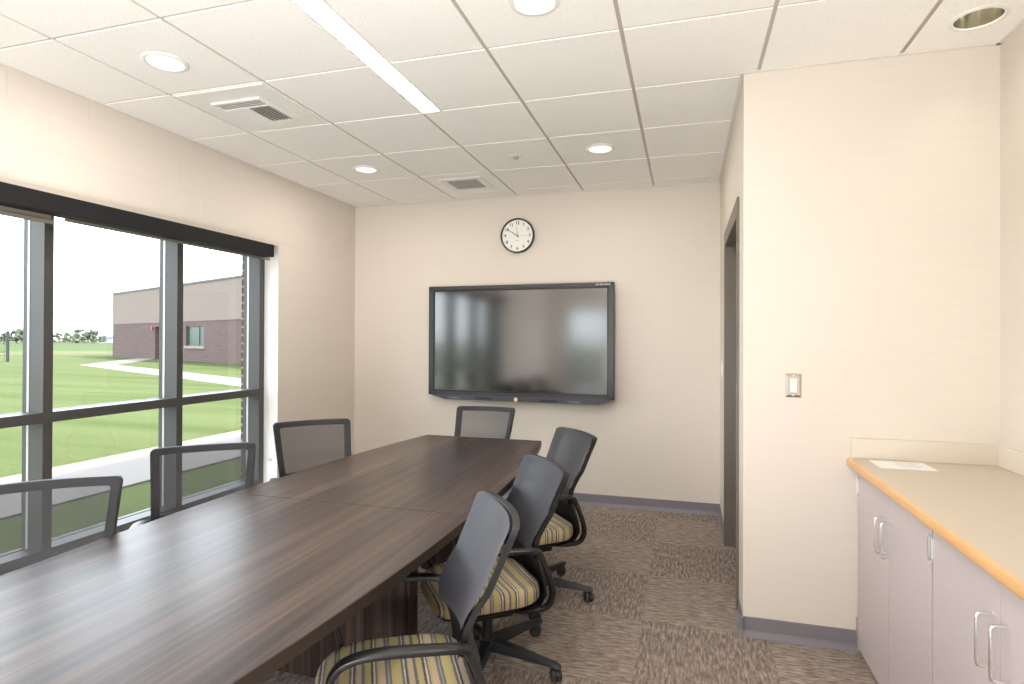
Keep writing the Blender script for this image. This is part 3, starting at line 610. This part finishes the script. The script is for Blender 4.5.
def make_chair():
    ch = empty('conference_chair'); UP = []
    def part(mb, name, mat, smooth=True, parent=None, up=True):
        o = mb.build(name, mat, parent or ch, smooth)
        if up: UP.append(o)
        return o
    # seat cushion: stacked rounded outlines, waterfall front
    def ring(s_, z, drop=0):
        pts = []; n = 44
        for i in range(n):
            a = 2 * math.pi * i / n; c, q = math.cos(a), math.sin(a)
            x = math.copysign(abs(c) ** .42, c) * .243 * s_; y = math.copysign(abs(q) ** .42, q) * (.226 - .022 * (math.copysign(abs(c) ** .42, c) < 0) * abs(c)) * s_
            zz = z - .030 * max(0, (x - .10) / .14) ** 2 * (1 if z > .43 else .3) + .006 * (abs(y) / .24) ** 2 * (1 if z > .43 else 0)
            pts.append((x + .010, y, zz))
        return pts
    part(MB().loft([ring(.88, .398), ring(.97, .402), ring(1.0, .416), ring(1.0, .440), ring(.985, .458), ring(.94, .468), ring(.80, .470), ring(.5, .468), ring(.1, .466)]), 'seat', M['fabric'])
    part(MB().loft([ring(.55, .365), ring(.80, .372), ring(.93, .388), ring(.96, .3975), ring(.5, .3985)]), 'seat_shell', M['plastic'])
    # mesh skin in front of the frame
    b = MB(); t = bmesh.new(); nu, nv = 14, 16; grid = []
    for j in range(nv + 1):
        v = j / nv; row = []
        for i in range(nu + 1):
            hw = BW0 + (BW1 - BW0) * min(1, v * 1.05); a = (-1 + 2 * i / nu) * (hw - .003)
            cr_ = max(0, abs(a) - (hw - .02)); vv = v
            if v > .5 and cr_ > 0: vv = min(v, 1 - (1 - math.sqrt(max(0, 1 - (cr_ / .022) ** 2))) * .045)
            row.append(t.verts.new(bsurf(a, min(vv, .995), -.0035)))
        grid.append(row)
    for j in range(nv):
        for i in range(nu): t.faces.new((grid[j][i], grid[j][i + 1], grid[j + 1][i + 1], grid[j + 1][i]))
    b.add(t); bk = part(b, 'backrest', M['mesh'])
    oo, ii = outline(0), outline(.033); rings = []
    L2 = [[bsurf(a * 1.015, v, .006) for a, v in oo], [bsurf(a * 1.02, v, .028) for a, v in oo], [bsurf(a, v, .032) for a, v in ii], [bsurf(a, v, .008) for a, v in ii], [bsurf(a * 1.015, v, .006) for a, v in oo]]
    part(MB().loft(L2, cap=False), 'back_frame', M['plastic'])
    # lumbar bar + lower back shell
    b = MB(); rings = []
    for v, hw, dx in ((.20, .196, .030), (.10, .215, .034)):
        p = bsurf(0, v, dx); rings.append((p.x, p.z, hw))
    rings += [(-.222, .600, .238), (-.250, .52, .243), (-.262, .45, .238), (-.245, .395, .212), (-.15, .366, .15)]
    t = bmesh.new(); G = []
    for x, z, hw in rings: G.append([[t.verts.new((x + .045 * (k / 7) ** 2 + th_, hw * k / 7, z)) for k in range(-7, 8)] for th_ in (0, .008)])
    for A_, B_ in zip(G, G[1:]):
        for side in (0, 1):
            for k in range(14): t.faces.new((A_[side][k], A_[side][k + 1], B_[side][k + 1], B_[side][k]))
        for k in (0, 14): t.faces.new((A_[0][k], A_[1][k], B_[1][k], B_[0][k]))
    for A_ in (G[0], G[-1]):
        for k in range(14): t.faces.new((A_[0][k], A_[0][k + 1], A_[1][k + 1], A_[1][k]))
    bmesh.ops.recalc_face_normals(t, faces=t.faces[:]); b.add(t); part(b, 'back_support', M['plastic'])
    for sg in (1, -1):
        y = .252 * sg
        path = [(-.190, y * .93, .610), (-.172, y * .96, .640), (-.12, y, .652), (-.04, y, .658), (.05, y, .662), (.12, y, .658), (.165, y, .640), (.190, y, .600), (.193, y, .53), (.180, y, .46), (.15, y * .97, .41), (.10, y * .80, .385), (.05, y * .55, .375)]
        wy = [.036, .040, .046, .050, .050, .046, .040, .032, .028, .028, .032, .04, .045]; th = [.028, .024, .020, .020, .020, .020, .022, .022, .020, .020, .020, .018, .016]
        a = MB().sweep(path, wy, th)
        a.sweep([(-.175, y * .95, .640), (-.205, y * .96, .575), (-.232, y * .97, .50), (-.238, y * .96, .44), (-.212, y * .92, .395), (-.14, y * .8, .378), (-.05, y * .55, .372)], [.034, .034, .036, .036, .036, .036, .04], [.026, .024, .022, .022, .020, .018, .016])
        part(a, 'armrest', M['gloss'])
    part(MB().box(-.13, .12, -.075, .075, .300, .368, .012), 'tilt_mechanism', M['plastic'])
    part(MB().cyl((.02, -.05, .335), (.02, -.235, .338), .006).box(-.005, .045, -.275, -.225, .333, .343, .004), 'lever', M['plastic'])
    part(MB().cyl((0, 0, .07), (0, 0, .235), .026, .024).cyl((0, 0, .235), (0, 0, .33), .014), 'gas_lift', M['gloss'], up=False)
    part(MB().lathe([(0, .122), (.030, .122), (.042, .110), (.046, .085), (.042, .066), (0, .062)], (0, 0, 0), 24), 'base_hub', M['plastic'], up=False)
    for k in range(5):
        a = R(72 * k); m = Matrix.Rotation(a, 4, 'Z'); b = MB(); t = bmesh.new()
        tmp = MB(); tmp.loft([[(.030, -.026, .070), (.030, .026, .070), (.030, .020, .116), (.030, -.020, .116)], [(.18, -.020, .070), (.18, .020, .070), (.18, .015, .104), (.18, -.015, .104)], [(.335, -.016, .068), (.335, .016, .068), (.335, .011, .086), (.335, -.011, .086)], [(.357, -.010, .066), (.357, .010, .066), (.357, .007, .080), (.357, -.007, .080)]])
        me = bpy.data.meshes.new('x'); tmp.bm.to_mesh(me); tmp.bm.free(); t.from_mesh(me); bpy.data.meshes.remove(me); b.add(t, m)
        lg = part(b, 'leg', M['plastic'], False, up=False)
        sw = R(40 + 67 * k); c0 = m @ Vector((.340, 0, 0)); d = Vector((math.cos(sw), math.sin(sw), 0)); off = Vector((-d.y, d.x, 0)) * .016
        b = MB(); b.cyl(c0 + off + Vector((0, 0, .030)) - d * .006, c0 + off + Vector((0, 0, .030)) + d * -.022, .0285, n=20, bev=.005).cyl(c0 + off + Vector((0, 0, .030)) + d * .006, c0 + off + Vector((0, 0, .030)) + d * .022, .0285, n=20, bev=.005)
        b.cyl(c0 + Vector((0, 0, .04)), c0 + Vector((0, 0, .070)), .007).cyl(c0 + off * .5 + Vector((0, 0, .034)) - d * .006, c0 + off * .5 + Vector((0, 0, .034)) + d * .006, .022, n=16)
        part(b, 'caster', M['caster'], True, lg, up=False)
    return ch, {o.name.split('.')[0] for o in UP}
chair0, UPN = make_chair()
CH = [  # x, y, facing, lift, base angle, label
    (-.835, 1.662, -149.0, -.045, 30, 'grey mesh chair with striped seat nearest the camera on the right of the table'),
    (-.858, 2.500, -142.5, -.075, 142.5 - 11, 'middle of the three striped-seat chairs along the right side of the table'),
    (-.850, 3.250, -142.0, -.045, 142.0 - 3, 'striped-seat chair at the far right corner of the table, casters in view'),
    (-1.483, 3.990, -89.1, -.020, 10, 'grey mesh chair at the far end of the table under the display'),
    (-2.072, 2.996, -44.6, -.018, 20, 'mesh chair by the back left corner, in front of the beige wall'),
    (-2.135, 2.168, -48.6, -.038, 50, 'mesh chair in front of the window, middle of the window side'),
    (-2.104, 1.410, -46.0, -.041, 70, 'mesh chair cut by the left edge of the photo, in front of the window'),
]
for i, (x, y, deg, dz, br, lab) in enumerate(CH):
    c = chair0 if i == 0 else copy_tree(chair0)
    c.location = (x, y, 0); c.rotation_euler = (0, 0, R(deg)); tag(c, lab, 'chair', 'mesh-back conference chairs')
for c in [o for o in list(COL.objects) if o.name.startswith('conference_chair')]:
    i = min(range(7), key=lambda k: (Vector(c.location) - Vector((CH[k][0], CH[k][1], 0))).length)
    for k in kids(c):
        nm = k.name.split('.')[0]
        if nm in UPN: k.location = (.03, 0, CH[i][3])
        elif nm in ('leg', 'base_hub'): k.rotation_euler = (0, 0, R(CH[i][4]))

# ================================================================== COUNTER
CY0, CY1, CZ = .49, YF, .907
ct = empty('countertop', (1.04, 1.8, CZ - .04))
MB().box(.742, XC - .001, CY0, CY1 - .001, CZ - .036, CZ).build('laminate_top', M['top'], ct)
b = MB(); pr = [(.742, CZ), (.738, CZ - .0005), (.733, CZ - .004), (.731, CZ - .012), (.731, CZ - .030), (.734, CZ - .036), (.742, CZ - .038)]
b.prism([(x, CY0, z) for x, z in pr], (0, CY1 - .001 - CY0, 0)); b.build('wood_edge', M['nose'], ct, True)
b = MB(); b.box(.747, XC - .001, CY1 - .020, CY1 - .001, CZ + .0005, CZ + .095, .0015).box(XC - .020, XC - .001, CY0, CY1 - .021, CZ + .0005, CZ + .095, .0015); b.build('backsplash', M['splash'], ct)
lift_kids_to(ct, (1.04, 1.8, CZ - .04)); tag(ct, 'beige laminate countertop with rounded wood edge and low backsplash', 'countertop')
def wire_pull(y, parent):
    zc = .668; hh = .071; pts = [(.778, y, zc + hh), (.752, y, zc + hh), (.744, y, zc + hh - .003), (.741, y, zc + hh - .012), (.741, y, zc - hh + .012), (.744, y, zc - hh + .003), (.752, y, zc - hh), (.778, y, zc - hh)]
    MB().tube(pts, .0042, 10).build('handle', M['metal'], parent, True)
def hinge(y, z, parent, sg=1):
    b = MB(); b.cyl((.773, y, z - .034), (.773, y, z + .034), .0045, n=12).cyl((.772, y, z + .038), (.772, y, z + .044), .0035).cyl((.772, y, z - .044), (.772, y, z - .038), .0035)
    b.box(.7765, .7785, min(y, y - sg * .008), max(y, y - sg * .008), z - .03, z + .03); b.build('hinge', M['metal'], parent)
ends = [3.099, 2.232, 1.365, .498]
labs = ['mauve grey base cabinet against the closet wall, at the far end of the counter', 'mauve grey base cabinet cut by the right photo edge, second from the closet wall', 'mauve grey base cabinet under the near end of the counter, farthest from the closet wall']
for k in range(2):
    y1, y0 = ends[k], ends[k + 1]; ym = (y0 + y1) / 2; cb = empty('base_cabinet', (1.06, ym, 0))
    MB().box(.797, XC - .001, y0 + .001, y1 - .001, .012, .869).build('body', M['cabin'], cb)
    for a, c_, hy, hg in ((ym + .0015, y1 - .006, ym + .038, y1 - .006), (y0 + .005, ym - .0015, ym - .038, y0 + .004)):
        d = MB().box(.778, .7965, a, c_, .018, .850, .001).build('door', M['cab'], cb); wire_pull(hy, d)
        for z in (.778, .12): hinge(hg - (.003 if hy > ym else -.008), z, d, 1 if hy > ym else -1)
    lift_kids_to(cb, (1.06, ym, 0)); tag(cb, labs[k], 'cabinet', 'base cabinets under the counter')
k = 2; y1, y0 = ends[2], ends[3]; cb = empty('base_cabinet', (1.06, (y0 + y1) / 2, 0)); MB().box(.797, XC - .001, y0 + .001, y1 - .001, .012, .869).build('body', M['cabin'], cb)
for a, c_ in (((y0 + y1) / 2 + .0015, y1 - .006), (y0 + .005, (y0 + y1) / 2 - .0015)): MB().box(.778, .7965, a, c_, .018, .850, .001).build('door', M['cab'], cb)
lift_kids_to(cb, (1.06, (y0 + y1) / 2, 0)); tag(cb, labs[2], 'cabinet', 'base cabinets under the counter')
M['pale'] = plain('pale_print', (.62, .62, .63), .6)
pp = empty('paper_sheet', (.918, 2.965, CZ)); MB().box(-.108, .108, -.088, .088, .0006, .0022).build('sheet', M['paper'], pp)
b = MB()
for k in range(6): b.box(-.020, .085 - .012 * (k % 3), .052 - k * .020, .058 - k * .020, .0022, .0026)
b.build('printed_lines', M['pale'], pp); tag(pp, 'white printed paper sheet lying on the far end of the counter', 'paper')

# ================================================================== OUTSIDE
GZ = -.15
struct(MB().box(-420, 300, -300, 420, GZ - .5, GZ).build('lawn', M['lawn']))
def patch(name, pts, z, mat): return struct(MB().prism([(x, y, GZ) for x, y in pts], (0, 0, z)).build(name, mat))
patch('sidewalk', [(-7.47, -40), (-5.80, -40), (-5.80, 45), (-7.47, 45)], .02, M['walk'])
patch('footpath', [(-34.9, 26.2), (-39.0, 31.6), (-42.877, 36.987), (-41.397, 37.617), (-33.361, 27.229), (-26.446, 24.036), (-17.329, 19.574), (-7.4, 14.9), (-7.4, 12.6), (-14.328, 16.186), (-22.205, 20.083), (-27.141, 22.405), (-30.686, 24.176)], .015, M['walk'])
dv = Vector((-.85, -.53)); 
patch('verge', [(-52, 50), (-75, 28), (-110, -60), (-125, -60), (-95, 32), (-70, 62), (-40, 100), (-30, 100)], .012, M['dry'])
patch('field', [(-40, 100), (-70, 62), (-95, 32), (-125, -60), (-400, -60), (-400, 400), (60, 400)], .010, M['field'])
# school wing across the lawn
A = Vector((-49.3, 40.0)); B_ = Vector((-27.05, 30.7)); dd = (B_ - A).normalized(); ang = math.atan2(dd.y, dd.x); Lw = 34.0
bd = empty('school_building', (A.x, A.y, GZ), ang)
HB = 2.72 - GZ; HT = 5.42 - GZ; dep = 18
b = MB(); wx0, wx1, wz0, wz1 = 15.57, 18.54, .95 - GZ, 2.37 - GZ; dx0, dx1, dz1 = 9.77, 11.9, 2.38 - GZ
for x0, x1, z0, z1 in ((0, dx0, 0, HB), (dx0, dx1, dz1, HB), (dx1, wx0, 0, HB), (wx0, wx1, 0, wz0), (wx0, wx1, wz1, HB), (wx1, Lw, 0, HB)): b.box(x0, x1, 0, .4, z0, z1)
b.box(0, .4, .4, dep, 0, HB).box(Lw - .4, Lw, .4, dep, 0, HB).box(0, Lw, dep - .4, dep, 0, HB); b.build('brick_wall', M['brickfar'], bd)
MB().box(-.02, Lw + .02, -.03, dep, HB, HT).build('upper_wall', M['stucco'], bd); MB().box(-.08, Lw + .08, -.10, dep + .1, HT, HT + .12).build('roof_coping', M['cap'], bd)
f = MB().box(wx0, wx0 + .08, .10, .2, wz0, wz1).box(wx1 - .08, wx1, .10, .2, wz0, wz1).box(wx0, wx1, .10, .2, wz0, wz0 + .08).box(wx0, wx1, .10, .2, wz1 - .08, wz1).box(wx0 + 1.9, wx0 + 1.98, .10, .2, wz0, wz1).build('window_frame', M['frame'], bd)
MB().box(wx0, wx1, .14, .16, wz0, wz1).build('window_pane', M['farglass'], f); MB().box(wx0 - .15, wx1 + .15, -.08, .15, wz0 - .18, wz0).build('window_sill', M['sill'], bd)
MB().box(dx0, dx1, .25, .3, 0, dz1).build('entrance_door', M['fardoor'], bd)
MB().box(9.2, 9.42, -.12, 0, 2.15 - GZ, 2.4 - GZ, .02).build('alarm_light', M['redlamp'], bd)
tag(bd, 'long low school building of brown brick below and tan above, across the lawn', 'building')
# fence
fn = empty('chain_link_fence', (-43.87, 28.1, GZ)); b = MB(); 
fdir = Vector((-.90, -.44, 0)).normalized()
b.cyl((0, 0, 0), (0, 0, 2.1), .085, n=10); 
b.build('post', M['fence'], fn)
for k in (1, 2, 3, 4): p = fdir * 4.0 * k; MB().cyl(p, p + Vector((0, 0, 2.1)), .05, n=8).build('post', M['fence'], fn)
b = MB(); b.cyl(Vector((0, 0, .68)), fdir * 16 + Vector((0, 0, .68)), .03, n=6); b.build('rail', M['fence'], fn)
b = MB()
for k in range(40): p = fdir * (.4 * k + .2); b.cyl(p + Vector((0, 0, .02)), p + Vector((0, 0, 2.05)), .008, n=3)
for k in range(6): b.cyl(Vector((0, 0, .05 + .4 * k)), fdir * 16 + Vector((0, 0, .05 + .4 * k)), .008, n=3)
b.build('wire_mesh', M['fence'], fn); tag(fn, 'dark chain link fence post and mesh at the left edge beyond the lawn', 'fence')
# trees on the horizon
def tree(x, y, h, wd, seed, lab):
    rnd = random.Random(seed); tr_ = empty('tree', (x, y, GZ)); b = MB()
    for k in range(34):
        t = bmesh.new(); bmesh.ops.create_icosphere(t, subdivisions=2, radius=1)
        a = rnd.uniform(0, 6.28); q = rnd.uniform(0, 1) ** .6; zz = rnd.uniform(.22, .88); rr = wd * .42 * math.sqrt(max(.1, 1 - ((zz - .5) / .5) ** 2)) * q
        r0 = h * rnd.uniform(.07, .14)
        for v in t.verts: v.co = v.co * (r0 * (1 + rnd.uniform(-.22, .22)))
        b.add(t, Matrix.Translation((rr * math.cos(a), rr * math.sin(a), h * zz)))
    b.build('crown', M['leaf'], tr_); MB().cyl((0, 0, 0), (0, 0, h * .45), h * .03, h * .018, n=8).build('trunk', M['bark'], tr_); tag(tr_, lab, 'tree', 'trees on the horizon beyond the field')
TR = [(4, 3.0, 5, 'tree on the horizon just left of the fence post'), (17, 3.6, 5, 'tree on the horizon just right of the fence post'), (26, 4.2, 6, 'tree on the horizon against the leftmost mullion'), (60, 3.4, 6, 'rounded tree on the horizon right of the first mullion'), (72, 2.6, 7, 'low tree on the horizon in the gap between the taller ones'), (85, 4.2, 7, 'largest tree on the horizon, left of the school building'), (92, 3.8, 5, 'tree on the horizon overlapping the largest one on its right'), (101, 2.4, 4, 'small tree on the horizon closest to the school building')]
for k, (px, h, wd, lab) in enumerate(TR):
    d = fw * F_PX + rt * (px - CX); d.normalize(); d *= 200 + 20 * (k % 4); tree(d.x, d.y, h * 1.15, wd * 1.15, 10 + k, lab)
d = fw * F_PX + rt * (107.5 - CX); d.normalize(); d *= 270
hs = empty('farmhouse', (d.x, d.y, GZ), .6); MB().box(-2.2, 2.2, -2, 2, 0, 2.0).build('wall', M['farwhite'], hs)
MB().prism([(-2.4, -2.3, 2.0), (-2.4, 2.3, 2.0), (-2.4, 0, 3.0)], (4.8, 0, 0)).build('roof', M['farroof'], hs); tag(hs, 'tiny pale farmhouse with blue grey roof on the horizon beside the school building', 'house')

# low brownish hedgerow closing the field
b = MB(); rnd = random.Random(5)
for k in range(170):
    px = -60 + k * 1.05; d = fw * F_PX + rt * (px - CX); d.normalize(); d *= 290 + rnd.uniform(-3, 3); t = bmesh.new(); bmesh.ops.create_icosphere(t, subdivisions=1, radius=1)
    h_ = rnd.uniform(.9, 1.8)
    for v in t.verts: v.co = Vector((v.co.x * rnd.uniform(.8, 1.5), v.co.y * 1.2, v.co.z * h_))
    b.add(t, Matrix.Translation((d.x, d.y, GZ + .5)))
hd = tag(b.build('hedgerow', plain('dry_hedgerow', (.17, .145, .125), .9, vary=.4, vscale=.3)), 'low brownish hedgerow along the far edge of the green field', 'hedge'); hd['kind'] = 'stuff'
